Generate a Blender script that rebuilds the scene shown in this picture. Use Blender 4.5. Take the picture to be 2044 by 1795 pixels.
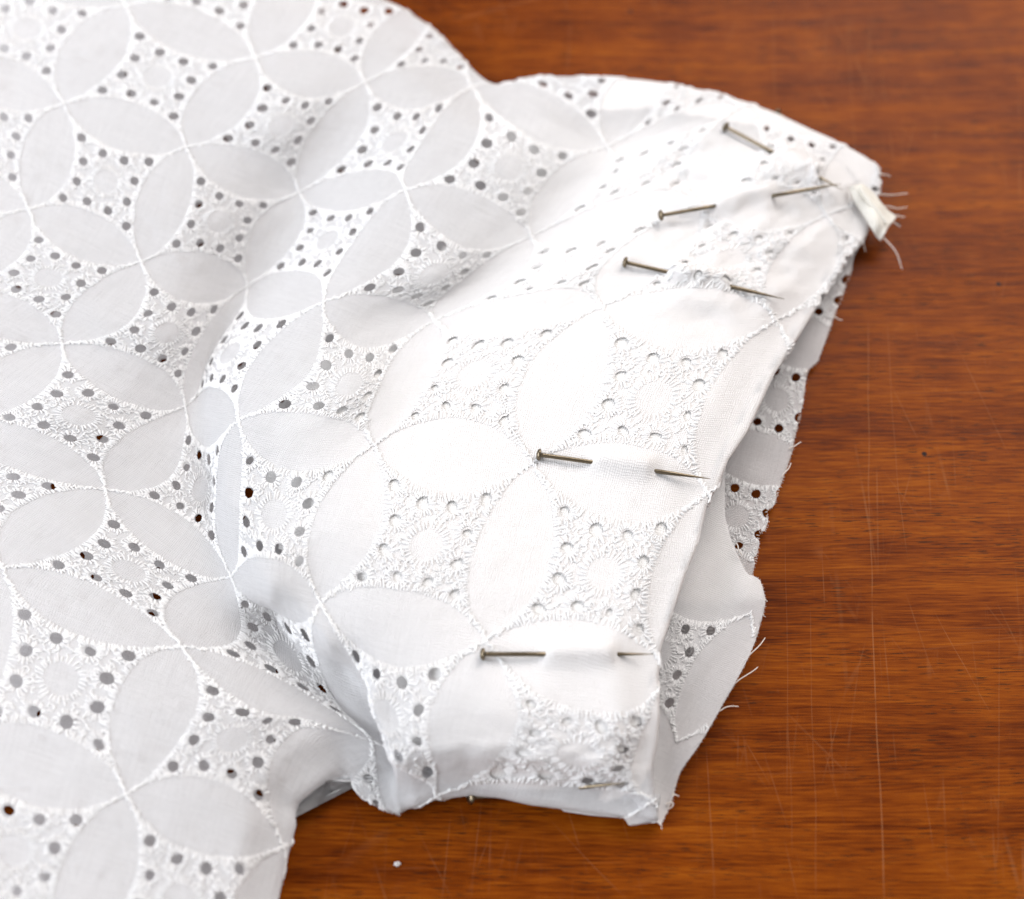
import bpy, math, random
import numpy as np
from mathutils.geometry import delaunay_2d_cdt
from mathutils import Vector

# ------------------------------------------------------------------ clear
for o in list(bpy.data.objects):
    bpy.data.objects.remove(o, do_unlink=True)
S = bpy.context.scene
COL = S.collection
rng = np.random.default_rng(7)
random.seed(7)
MM = 0.001

# ------------------------------------------------------------------ camera
EL = math.radians(60.0)          # looking down at 60 degrees
DIST = 0.235
W0, H0 = 2044.0, 1795.0          # measuring frame of the photograph
FPX = W0 * DIST / 0.152
cam_d = bpy.data.cameras.new("camera")
cam = bpy.data.objects.new("camera", cam_d)
COL.objects.link(cam)
cam.location = (0, -DIST * math.cos(EL), DIST * math.sin(EL))
cam.rotation_euler = (math.pi / 2 - EL, 0, 0)
cam_d.sensor_fit = 'HORIZONTAL'
cam_d.sensor_width = 36.0
cam_d.lens = 36.0 * FPX / W0
cam_d.clip_start = 0.01
cam_d.clip_end = 50.0
cam_d.dof.use_dof = True
cam_d.dof.focus_distance = 0.2215
cam_d.dof.aperture_fstop = 12.0
S.camera = cam

# ------------------------------------------------------------------ light
world = bpy.data.worlds.new("World")
S.world = world
world.use_nodes = True
bg = world.node_tree.nodes["Background"]
bg.inputs[0].default_value = (1.0, 0.965, 0.94, 1)
bg.inputs[1].default_value = 0.40


def area_light(name, loc, target, sx, sy, power, color):
    d = bpy.data.lights.new(name, 'AREA')
    d.shape = 'RECTANGLE'
    d.size, d.size_y = sx, sy
    d.energy = power
    d.color = color
    o = bpy.data.objects.new(name, d)
    COL.objects.link(o)
    o.location = loc
    o.rotation_euler = (Vector(target) - Vector(loc)).to_track_quat('-Z', 'Y').to_euler()
    return o


area_light("window_light", (0.34, 0.52, 0.56), (0.02, 0, 0), 0.6, 0.5, 6.4, (1.0, 0.94, 0.90))
area_light("side_window_light", (-0.90, -0.20, 0.58), (0, 0, 0), 1.1, 0.8, 14.0, (0.90, 0.94, 1.0))

S.view_settings.view_transform = 'Standard'
S.view_settings.look = 'None'
S.view_settings.exposure = 0.24
S.view_settings.gamma = 1.0
S.view_settings.use_curve_mapping = False
S.render.engine = 'CYCLES'
S.cycles.max_bounces = 6
S.cycles.diffuse_bounces = 4
S.cycles.glossy_bounces = 2
S.cycles.transmission_bounces = 4
S.cycles.transparent_max_bounces = 10
S.cycles.use_adaptive_sampling = True
S.cycles.adaptive_threshold = 0.04
S.cycles.caustics_reflective = False
S.cycles.caustics_refractive = False

C0 = np.array(cam.location)
RIGHT = np.array([1.0, 0, 0])
FWD = np.array([0, math.cos(EL), -math.sin(EL)])
UPV = np.array([0, math.sin(EL), math.cos(EL)])


def unproj(px, py, z):
    """photo point + real height in metres -> place in the room"""
    px, py, z = np.broadcast_arrays(np.asarray(px, float), np.asarray(py, float), np.asarray(z, float))
    x = (px - W0 / 2) / FPX
    y = -(py - H0 / 2) / FPX
    d = FWD + x[..., None] * RIGHT + y[..., None] * UPV
    t = (z - C0[2]) / d[..., 2]
    return C0 + t[..., None] * d


# ------------------------------------------------------------------ materials
class NT:
    def __init__(self, name):
        self.m = bpy.data.materials.new(name)
        self.m.use_nodes = True
        self.t = self.m.node_tree
        self.t.nodes.clear()

    def n(self, kind, **kw):
        nd = self.t.nodes.new(kind)
        for k, v in kw.items():
            setattr(nd, k, v)
        return nd

    def l(self, a, b):
        self.t.links.new(a, b)

    def val(self, sock, v):
        if isinstance(v, bpy.types.NodeSocket):
            self.l(v, sock)
        else:
            sock.default_value = v

    def math(self, op, a, b=None, clamp=False):
        nd = self.n('ShaderNodeMath', operation=op, use_clamp=clamp)
        self.val(nd.inputs[0], a)
        if b is not None:
            self.val(nd.inputs[1], b)
        return nd.outputs[0]

    def mix(self, f, a, b, blend='MIX'):
        nd = self.n('ShaderNodeMix', data_type='RGBA', blend_type=blend)
        self.val(nd.inputs[0], f)
        self.val(nd.inputs[6], a)
        self.val(nd.inputs[7], b)
        return nd.outputs[2]

    def noise(self, vec, scale, detail=3, rough=0.5, dist=0.0):
        nd = self.n('ShaderNodeTexNoise')
        self.l(vec, nd.inputs['Vector'])
        nd.inputs['Scale'].default_value = scale
        nd.inputs['Detail'].default_value = detail
        nd.inputs['Roughness'].default_value = rough
        nd.inputs['Distortion'].default_value = dist
        return nd.outputs['Fac']

    def mapping(self, vec, scale=(1, 1, 1), rot=(0, 0, 0), loc=(0, 0, 0)):
        nd = self.n('ShaderNodeMapping')
        self.l(vec, nd.inputs[0])
        nd.inputs['Location'].default_value = loc
        nd.inputs['Rotation'].default_value = rot
        nd.inputs['Scale'].default_value = scale
        return nd.outputs[0]

    def ramp(self, f, stops):
        nd = self.n('ShaderNodeValToRGB')
        cr = nd.color_ramp
        while len(cr.elements) < len(stops):
            cr.elements.new(0.5)
        for e, (p, c) in zip(cr.elements, stops):
            e.position = p
            e.color = c if len(c) == 4 else (*c, 1)
        self.val(nd.inputs[0], f)
        return nd.outputs[0]

    def smooth(self, v, a, b, lo=0.0, hi=1.0):
        nd = self.n('ShaderNodeMapRange', interpolation_type='SMOOTHSTEP')
        self.val(nd.inputs[0], v)
        nd.inputs[1].default_value = a
        nd.inputs[2].default_value = b
        nd.inputs[3].default_value = lo
        nd.inputs[4].default_value = hi
        return nd.outputs[0]


def cloth_material(name, base, sheer, transl, weave=84.0, bump=0.5):
    """woven white cotton: yarns with small see-through gaps between them"""
    g = NT(name)
    uv = g.n('ShaderNodeUVMap', uv_map='UVMap').outputs[0]
    sep = g.n('ShaderNodeSeparateXYZ')
    g.l(uv, sep.inputs[0])
    nz = g.noise(uv, 5.0, 4, 0.6)
    wob = g.math('MULTIPLY', g.math('SUBTRACT', nz, 0.5), 0.06)
    u = g.math('ADD', sep.outputs[0], wob)
    v = g.math('ADD', sep.outputs[1], wob)
    su = g.math('ABSOLUTE', g.math('SINE', g.math('MULTIPLY', u, weave * math.pi)))
    sv = g.math('ABSOLUTE', g.math('SINE', g.math('MULTIPLY', v, weave * math.pi)))
    yarn = g.math('MULTIPLY', g.math('SUBTRACT', 1.0, su), g.math('SUBTRACT', 1.0, sv))
    gap = g.smooth(yarn, 0.10, 0.55)
    # slubs: yarns that are a little thicker or thinner
    slub = g.noise(g.mapping(uv, (3, 70, 1)), 1.0, 2, 0.6)
    slub2 = g.noise(g.mapping(uv, (70, 3, 1)), 1.0, 2, 0.6)
    sl = g.math('ADD', slub, slub2)
    # fused interfacing behind the cuff closes the gaps of the weave
    back = g.n('ShaderNodeAttribute', attribute_name='backing').outputs['Fac']
    free = g.math('SUBTRACT', 1.0, g.math('MULTIPLY', back, 0.8))
    openness = g.math('MULTIPLY', g.math('MULTIPLY', g.smooth(sl, 0.6, 1.4, 0.6, 1.4), sheer), free)
    alpha = g.math('ADD', g.math('MULTIPLY', gap, g.math('MULTIPLY', openness, 2.2)), g.math('MULTIPLY', openness, 0.55), clamp=True)
    d = g.n('ShaderNodeBsdfPrincipled')
    g.l(g.mix(back, (*base, 1), (0.765, 0.75, 0.75, 1)), d.inputs['Base Color'])
    d.inputs['Roughness'].default_value = 0.85
    d.inputs['Specular IOR Level'].default_value = 0.25
    d.inputs['Sheen Weight'].default_value = 0.15
    d.inputs['Sheen Roughness'].default_value = 0.5
    h = g.math('ADD', g.math('ADD', su, sv), g.math('MULTIPLY', sl, 1.2))
    b = g.n('ShaderNodeBump')
    b.inputs['Strength'].default_value = bump
    b.inputs['Distance'].default_value = 0.00012
    g.l(h, b.inputs['Height'])
    g.l(b.outputs[0], d.inputs['Normal'])
    tr = g.n('ShaderNodeBsdfTranslucent')
    tr.inputs[0].default_value = (*[c * 0.98 for c in base], 1)
    m1 = g.n('ShaderNodeMixShader')
    g.l(g.math('MULTIPLY', free, transl), m1.inputs[0])
    g.l(d.outputs[0], m1.inputs[1])
    g.l(tr.outputs[0], m1.inputs[2])
    tp = g.n('ShaderNodeBsdfTransparent')
    m2 = g.n('ShaderNodeMixShader')
    g.l(alpha, m2.inputs[0])
    g.l(m1.outputs[0], m2.inputs[1])
    g.l(tp.outputs[0], m2.inputs[2])
    out = g.n('ShaderNodeOutputMaterial')
    g.l(m2.outputs[0], out.inputs[0])
    return g.m


def thread_material(name, base, transl=0.15):
    g = NT(name)
    d = g.n('ShaderNodeBsdfPrincipled')
    d.inputs['Base Color'].default_value = (*base, 1)
    d.inputs['Roughness'].default_value = 0.6
    d.inputs['Specular IOR Level'].default_value = 0.35
    d.inputs['Sheen Weight'].default_value = 0.2
    tr = g.n('ShaderNodeBsdfTranslucent')
    tr.inputs[0].default_value = (*base, 1)
    m1 = g.n('ShaderNodeMixShader')
    m1.inputs[0].default_value = transl
    g.l(d.outputs[0], m1.inputs[1])
    g.l(tr.outputs[0], m1.inputs[2])
    out = g.n('ShaderNodeOutputMaterial')
    g.l(m1.outputs[0], out.inputs[0])
    return g.m


M_SHEER = cloth_material("sheer_cotton", (0.80, 0.80, 0.815), 0.15, 0.30)
M_EMB = cloth_material("embroidered_cotton", (0.80, 0.802, 0.815), 0.11, 0.30)
M_LINING = cloth_material("plain_cotton", (0.88, 0.875, 0.87), 0.01, 0.08)
M_THREAD = thread_material("white_embroidery_thread", (0.88, 0.88, 0.885))
M_TAPE = thread_material("cream_seam_tape", (0.86, 0.84, 0.78), 0.3)
M_LOOSE = thread_material("frayed_cotton_thread", (0.84, 0.78, 0.73), 0.2)


def metal_material():
    g = NT("pin_steel")
    d = g.n('ShaderNodeBsdfPrincipled')
    tc = g.n('ShaderNodeTexCoord').outputs['Object']
    nz = g.noise(g.mapping(tc, (300, 5000, 5000)), 1.0, 3, 0.6)
    g.l(g.ramp(nz, [(0.3, (0.12, 0.095, 0.062)), (0.7, (0.23, 0.19, 0.135))]), d.inputs['Base Color'])
    d.inputs['Metallic'].default_value = 1.0
    d.inputs['Roughness'].default_value = 0.28
    out = g.n('ShaderNodeOutputMaterial')
    g.l(d.outputs[0], out.inputs[0])
    return g.m


M_PIN = metal_material()


def wood_material():
    g = NT("varnished_wood")
    pos = g.n('ShaderNodeTexCoord').outputs['Object']
    # grain runs along x
    warp = g.noise(g.mapping(pos, (4, 18, 1)), 1.0, 3, 0.5)
    cmb = g.n('ShaderNodeCombineXYZ')
    g.l(g.math('MULTIPLY', g.math('SUBTRACT', warp, 0.5), 0.012), cmb.inputs[1])
    addv = g.n('ShaderNodeVectorMath', operation='ADD')
    g.l(pos, addv.inputs[0])
    g.l(cmb.outputs[0], addv.inputs[1])
    p = addv.outputs[0]
    broad = g.noise(g.mapping(p, (5, 60, 1)), 1.0, 3, 0.55)
    mid = g.noise(g.mapping(p, (25, 420, 1)), 1.0, 4, 0.65)
    fine = g.noise(g.mapping(p, (160, 3200, 1)), 1.0, 3, 0.6)
    ribbon = g.noise(g.mapping(p, (90, 45, 1)), 1.0, 3, 0.6)
    f = g.math('ADD', g.math('MULTIPLY', broad, 0.26), g.math('MULTIPLY', mid, 0.34))
    f = g.math('ADD', f, g.math('MULTIPLY', fine, 0.42))
    f = g.math('ADD', f, g.math('MULTIPLY', g.math('SUBTRACT', ribbon, 0.5), 0.14))
    col = g.ramp(f, [(0.395, (0.062, 0.0100, 0.0006)), (0.468, (0.118, 0.0220, 0.0010)),
                     (0.542, (0.178, 0.0380, 0.0016)), (0.645, (0.250, 0.064, 0.0032))])
    # dark pores: short streaks along the grain
    pore = g.noise(g.mapping(p, (380, 5200, 1)), 1.0, 1, 0.4)
    pm = g.noise(g.mapping(p, (40, 140, 1), loc=(3, 7, 0)), 1.0, 2, 0.5)
    pmask = g.math('MULTIPLY', g.smooth(pore, 0.57, 0.68), g.smooth(pm, 0.38, 0.60))
    col = g.mix(g.math('MULTIPLY', pmask, 0.72), col, (0.022, 0.009, 0.004, 1))
    # fine scratches: long near-straight cracks of stretched cells, broken up by noise
    scr = None
    brk = g.noise(pos, 55.0, 3, 0.65)
    brk2 = g.noise(g.mapping(pos, (1, 1, 1), (0, 0, 0), (3, 1, 2)), 48.0, 3, 0.65)
    knb = g.smooth(g.noise(pos, 260.0, 2, 0.6), 0.32, 0.55, 0.35, 1.0)
    for (rot, sx, sy, w, amp, seed) in [(0.05, 150, 8, 0.020, 0.55, 1.0), (-0.22, 95, 9, 0.014, 0.5, 4.0),
                                        (0.30, 90, 7, 0.012, 0.42, 9.0), (1.50, 120, 7, 0.014, 0.34, 14.0),
                                        (-0.55, 60, 9, 0.010, 0.34, 19.0), (0.0, 420, 22, 0.022, 0.22, 25.0)]:
        vo = g.n('ShaderNodeTexVoronoi', feature='DISTANCE_TO_EDGE', voronoi_dimensions='2D')
        vo.inputs['Scale'].default_value = 1.0
        g.l(g.mapping(g.mapping(pos, (1, 1, 1), (0, 0, rot)), (sx, sy, 1), (0, 0, 0), (seed, seed * 1.7, 0)), vo.inputs['Vector'])
        line = g.smooth(vo.outputs['Distance'], w, w * 0.2)
        line = g.math('MULTIPLY', line, g.smooth(brk if int(seed) % 2 else brk2, 0.50, 0.70, 0.0, amp))
        scr = line if scr is None else g.math('MAXIMUM', scr, line)
    # the deeper knife scratches one can follow: (x at y=0, y0, y1, slope, bend, half width, strength)
    sep = g.n('ShaderNodeSeparateXYZ')
    g.l(pos, sep.inputs[0])
    X, Y = sep.outputs[0], sep.outputs[1]
    wobn = g.math('MULTIPLY', g.math('SUBTRACT', g.noise(pos, 30.0, 2, 0.5), 0.5), 0.0016)
    for (x0, y0, ya, yb, k, bend, hw, st) in KNIFE:
        dy = g.math('SUBTRACT', Y, y0)
        cx = g.math('ADD', g.math('MULTIPLY', dy, k), g.math('MULTIPLY', g.math('MULTIPLY', dy, dy), bend))
        dx = g.math('ABSOLUTE', g.math('ADD', g.math('SUBTRACT', g.math('SUBTRACT', X, x0), cx), wobn))
        line = g.smooth(dx, hw, hw * 0.25)
        win = g.math('MULTIPLY', g.smooth(Y, ya - 0.002, ya + 0.004), g.smooth(Y, yb + 0.002, yb - 0.004))
        line = g.math('MULTIPLY', g.math('MULTIPLY', line, win), g.math('MULTIPLY', knb, st))
        scr = g.math('MAXIMUM', scr, line)
    # rubbed dusty haze of very small marks
    rub = g.noise(pos, 900.0, 5, 0.75)
    rubm = g.noise(g.mapping(pos, (1, 1, 1), (0, 0, 0), (5, 2, 0)), 45.0, 3, 0.6)
    rub = g.math('MULTIPLY', g.smooth(rub, 0.58, 0.75), g.smooth(rubm, 0.46, 0.7, 0.0, 0.38))
    scr = g.math('MAXIMUM', scr, rub)
    col = g.mix(g.math('MULTIPLY', scr, 0.38), col, (0.34, 0.155, 0.07, 1))
    # ink specks
    vs = g.n('ShaderNodeTexVoronoi', feature='F1', voronoi_dimensions='2D')
    vs.inputs['Scale'].default_value = 26.0
    g.l(pos, vs.inputs['Vector'])
    speck = g.smooth(vs.outputs['Distance'], 0.013, 0.007)
    col = g.mix(speck, col, (0.02, 0.01, 0.008, 1))
    d = g.n('ShaderNodeBsdfPrincipled')
    g.l(col, d.inputs['Base Color'])
    rough = g.math('ADD', 0.36, g.math('MULTIPLY', g.math('SUBTRACT', mid, 0.5), 0.25))
    g.l(g.math('ADD', rough, g.math('MULTIPLY', scr, 0.25)), d.inputs['Roughness'])
    d.inputs['Specular IOR Level'].default_value = 0.045
    h = fine
    b = g.n('ShaderNodeBump')
    b.inputs['Strength'].default_value = 0.3
    b.inputs['Distance'].default_value = 0.00003
    g.l(h, b.inputs['Height'])
    g.l(b.outputs[0], d.inputs['Normal'])
    out = g.n('ShaderNodeOutputMaterial')
    g.l(d.outputs[0], out.inputs[0])
    return g.m


# knife scratches measured on the table: two points of the photograph each
KNIFE = []
for (xa, ya, xb, yb, bend, hw, st) in [
        (1742, 1200, 1762, 1795, 0.15, 0.00011, 0.85), (1732, 640, 1745, 1210, -0.1, 0.00011, 0.6),
        (1408, 1500, 1424, 1795, 0.0, 0.00009, 0.6), (1620, 1220, 1626, 1795, 0.2, 0.00008, 0.45),
        (1870, 1230, 1975, 1420, 0.0, 0.00008, 0.6), (1482, 1470, 1532, 1560, 0.0, 0.00009, 0.55),
        (1568, 1690, 1592, 1790, 0.0, 0.00008, 0.55), (1844, 1560, 1862, 1700, 0.0, 0.00007, 0.5),
        (1770, 640, 1800, 1100, 0.4, 0.00008, 0.5), (1545, 20, 1548, 210, 0.0, 0.00012, 0.45),
        (1690, 20, 1705, 330, 0.3, 0.00012, 0.4), (1140, 40, 1131, 150, 0.0, 0.00013, 0.5),
        (896, 1640, 880, 1795, 0.0, 0.00008, 0.65), (960, 1610, 940, 1760, 0.0, 0.00007, 0.6),
        (822, 1640, 900, 1795, 0.3, 0.00007, 0.5), (1103, 1642, 1250, 1795, 0.3, 0.00008, 0.6),
        (1995, 1250, 1990, 1700, 0.2, 0.00007, 0.4), (1570, 1060, 1575, 1700, 0.15, 0.00007, 0.4)]:
    A = unproj(xa, ya, 0.0)
    B = unproj(xb, yb, 0.0)
    KNIFE.append((A[0], A[1], B[1], A[1], (B[0] - A[0]) / (B[1] - A[1]), bend, hw * 1.3, st))


# ------------------------------------------------------------------ mesh helpers
def make_mesh(name, co, faces, mats, parent=None, uv=None, mat_idx=None, smooth=True):
    """co (n,3), faces (m,3) or (m,4) -> one linked mesh object"""
    me = bpy.data.meshes.new(name)
    co = np.ascontiguousarray(co, dtype=np.float32)
    faces = np.asarray(faces, dtype=np.int32)
    k = faces.shape[1]
    me.vertices.add(len(co))
    me.vertices.foreach_set("co", co.ravel())
    me.loops.add(faces.size)
    me.loops.foreach_set("vertex_index", faces.ravel())
    me.polygons.add(len(faces))
    me.polygons.foreach_set("loop_start", np.arange(0, faces.size, k, dtype=np.int32))
    me.polygons.foreach_set("loop_total", np.full(len(faces), k, dtype=np.int32))
    if uv is not None:
        ul = me.uv_layers.new(name="UVMap")
        ul.data.foreach_set("uv", np.asarray(uv, dtype=np.float32)[faces.ravel()].ravel())
    for m in mats:
        me.materials.append(m)
    if mat_idx is not None:
        me.polygons.foreach_set("material_index", np.asarray(mat_idx, dtype=np.int32))
    me.update(calc_edges=True)
    me.validate()
    me.polygons.foreach_set("use_smooth", np.full(len(me.polygons), smooth, dtype=bool))
    o = bpy.data.objects.new(name, me)
    COL.objects.link(o)
    if parent is not None:
        o.parent = parent
    return o


def tube(points, radii, seg=8, cap=True):
    """tube along a polyline; returns verts, quads"""
    P = np.asarray(points, float)
    n = len(P)
    T = np.gradient(P, axis=0)
    T /= np.linalg.norm(T, axis=1)[:, None] + 1e-12
    ref = np.array([0, 0, 1.0]) if abs(T[0][2]) < 0.9 else np.array([1.0, 0, 0])
    N = np.cross(T, ref)
    N /= np.linalg.norm(N, axis=1)[:, None] + 1e-12
    B = np.cross(T, N)
    a = np.linspace(0, 2 * math.pi, seg, endpoint=False)
    R = np.broadcast_to(np.asarray(radii, float), (n,))
    V = P[:, None, :] + R[:, None, None] * (np.cos(a)[None, :, None] * N[:, None, :] + np.sin(a)[None, :, None] * B[:, None, :])
    V = V.reshape(-1, 3)
    F = []
    for i in range(n - 1):
        for j in range(seg):
            k = (j + 1) % seg
            F.append((i * seg + j, i * seg + k, (i + 1) * seg + k, (i + 1) * seg + j))
    return V, np.array(F)


def empty(name, loc):
    o = bpy.data.objects.new(name, None)
    o.empty_display_size = 0.005
    o.location = loc
    COL.objects.link(o)
    return o


def in_poly(x, y, poly):
    poly = np.asarray(poly, float)
    inside = np.zeros(np.shape(x), bool)
    n = len(poly)
    for i in range(n):
        x1, y1 = poly[i]
        x2, y2 = poly[(i + 1) % n]
        c = ((y1 > y) != (y2 > y))
        with np.errstate(divide='ignore', invalid='ignore'):
            xi = (x2 - x1) * (y - y1) / (y2 - y1 + 1e-30) + x1
        inside ^= c & (x < xi)
    return inside


def poly_dist(x, y, poly, extra=None):
    """distance to closed polyline, nearest point and interpolated extra values"""
    poly = np.asarray(poly, float)
    n = len(poly)
    best = np.full(np.shape(x), 1e18)
    nx = np.zeros_like(best)
    ny = np.zeros_like(best)
    ex = None if extra is None else np.zeros(np.shape(x) + (extra.shape[1],))
    for i in range(n):
        x1, y1 = poly[i]
        x2, y2 = poly[(i + 1) % n]
        dx, dy = x2 - x1, y2 - y1
        t = np.clip(((x - x1) * dx + (y - y1) * dy) / (dx * dx + dy * dy + 1e-30), 0, 1)
        qx, qy = x1 + t * dx, y1 + t * dy
        d = (x - qx) ** 2 + (y - qy) ** 2
        m = d < best
        best[m] = d[m]
        nx[m] = qx[m]
        ny[m] = qy[m]
        if ex is not None:
            e = extra[i] + (extra[(i + 1) % n] - extra[i]) * t[..., None]
            ex[m] = e[m]
    return np.sqrt(best), nx, ny, ex


def smoothstep(a, b, x):
    t = np.clip((x - a) / (b - a), 0, 1)
    return t * t * (3 - 2 * t)


def value_noise(u, v, seed):
    """smooth noise in -1..1"""
    r = np.random.default_rng(seed)
    G = r.uniform(-1, 1, (64, 64))
    iu = np.floor(u).astype(int)
    iv = np.floor(v).astype(int)
    fu, fv = u - iu, v - iv
    fu = fu * fu * (3 - 2 * fu)
    fv = fv * fv * (3 - 2 * fv)
    g = lambda a, b: G[a % 64, b % 64]
    return (g(iu, iv) * (1 - fu) * (1 - fv) + g(iu + 1, iv) * fu * (1 - fv) + g(iu, iv + 1) * (1 - fu) * fv + g(iu + 1, iv + 1) * fu * fv)


# ------------------------------------------------------------------ the table
tw, td, th = 0.45, 0.40, 0.022
bv = 0.002
tv = np.array([(-tw, -td, -th), (tw, -td, -th), (tw, td, -th), (-tw, td, -th),
               (-tw, -td, -bv), (tw, -td, -bv), (tw, td, -bv), (-tw, td, -bv),
               (-tw + bv, -td + bv, 0), (tw - bv, -td + bv, 0), (tw - bv, td - bv, 0), (-tw + bv, td - bv, 0)], float)
tf = [(3, 2, 1, 0), (8, 9, 10, 11)]
for i in range(4):
    j = (i + 1) % 4
    tf += [(i, j, 4 + j, 4 + i), (4 + i, 4 + j, 8 + j, 8 + i)]
table = make_mesh("table_top", tv, tf, [wood_material()], smooth=False)
table["kind"] = "structure"
table["label"] = "scratched reddish brown varnished wooden table top under the sleeve"

# ------------------------------------------------------------------ eyelet pattern of one repeat (unit square, joints at corners)
HSAG = 0.213
RARC = (0.25 + HSAG * HSAG) / (2 * HSAG)


def lens_h(s):
    return np.sqrt(np.maximum(RARC ** 2 - (s - 0.5) ** 2, 0)) - (RARC - HSAG)


def petal_depth(s, t):
    """>0 inside one of the four half petals"""
    return np.maximum.reduce([lens_h(s) - t, lens_h(s) - (1 - t), lens_h(t) - s, lens_h(t) - (1 - s)])


HOLES = []
for (a, b, corner) in [(0.220, 0.220, 1), (0.41, 0.282, 0), (0.59, 0.282, 0)]:
    for k in range(4):
        x, y = a - 0.5, b - 0.5
        for _ in range(k):
            x, y = -y, x
        HOLES.append((x + 0.5, y + 0.5, corner))
HOLE_R = 0.0395
CIRC_R = 0.098


def build_tile(nn=34, nseg=12):
    pts, edges = [], []

    def loop(c, r, n, jit):
        k0 = len(pts)
        for i in range(n):
            a = 2 * math.pi * i / n
            rr = r * (1 + random.uniform(-jit, jit))
            pts.append((c[0] + rr * math.cos(a), c[1] + rr * math.sin(a)))
        for i in range(n):
            edges.append((k0 + i, k0 + (i + 1) % n))
    for h in HOLES:
        loop(h, HOLE_R, nseg, 0.13)
    loop((0.5, 0.5), CIRC_R, 20, 0.03)
    # borders
    nb = nn
    for i in range(nb + 1):
        f = i / nb
        pts.append((f, 0.0))
        pts.append((f, 1.0))
        if 0 < i < nb:
            pts.append((0.0, f))
            pts.append((1.0, f))
    # petal arcs
    arcs = []
    for s in np.linspace(0.0, 1.0, 31)[1:-1]:
        t = float(lens_h(s))
        arcs.append((s, t))
    for k in range(4):
        k0 = len(pts)
        for (s, t) in arcs:
            x, y = s - 0.5, t - 0.5
            for _ in range(k):
                x, y = -y, x
            pts.append((x + 0.5, y + 0.5))
        for i in range(len(arcs) - 1):
            edges.append((k0 + i, k0 + i + 1))
    fixed = np.array(pts)
    # fill
    for i in range(1, nn):
        for j in range(1, nn):
            x, y = i / nn, j / nn
            if np.min((fixed[:, 0] - x) ** 2 + (fixed[:, 1] - y) ** 2) > (0.011) ** 2:
                pts.append((x, y))
    r = delaunay_2d_cdt([Vector(p) for p in pts], edges, [], 0, 1e-6)
    V = np.array([(v[0], v[1]) for v in r[0]])
    F = np.array([f for f in r[2] if len(f) == 3])
    c = V[F].mean(axis=1)
    keep = np.ones(len(F), bool)
    for h in HOLES:
        keep &= (c[:, 0] - h[0]) ** 2 + (c[:, 1] - h[1]) ** 2 > (HOLE_R * 0.97) ** 2
    # orientation
    a = V[F[:, 1]] - V[F[:, 0]]
    b = V[F[:, 2]] - V[F[:, 0]]
    neg = a[:, 0] * b[:, 1] - a[:, 1] * b[:, 0] < 0
    F[neg] = F[neg][:, ::-1]
    area = np.abs(a[:, 0] * b[:, 1] - a[:, 1] * b[:, 0])
    F, c = F[keep & (area > 1e-9)], c[keep & (area > 1e-9)]
    plain = (petal_depth(c[:, 0], c[:, 1]) > 0) | ((c[:, 0] - .5) ** 2 + (c[:, 1] - .5) ** 2 < CIRC_R ** 2)
    return V, F, np.where(plain, 0, 1)


TILE_V, TILE_F, TILE_M = build_tile()
_n = 34
PLAIN_V = np.array([(a / _n, b / _n) for a in range(_n + 1) for b in range(_n + 1)])
PLAIN_F = np.array([t for a in range(_n) for b in range(_n) for t in
                    ((a * (_n + 1) + b, (a + 1) * (_n + 1) + b, (a + 1) * (_n + 1) + b + 1), (a * (_n + 1) + b, (a + 1) * (_n + 1) + b + 1, a * (_n + 1) + b + 1))])


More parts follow.
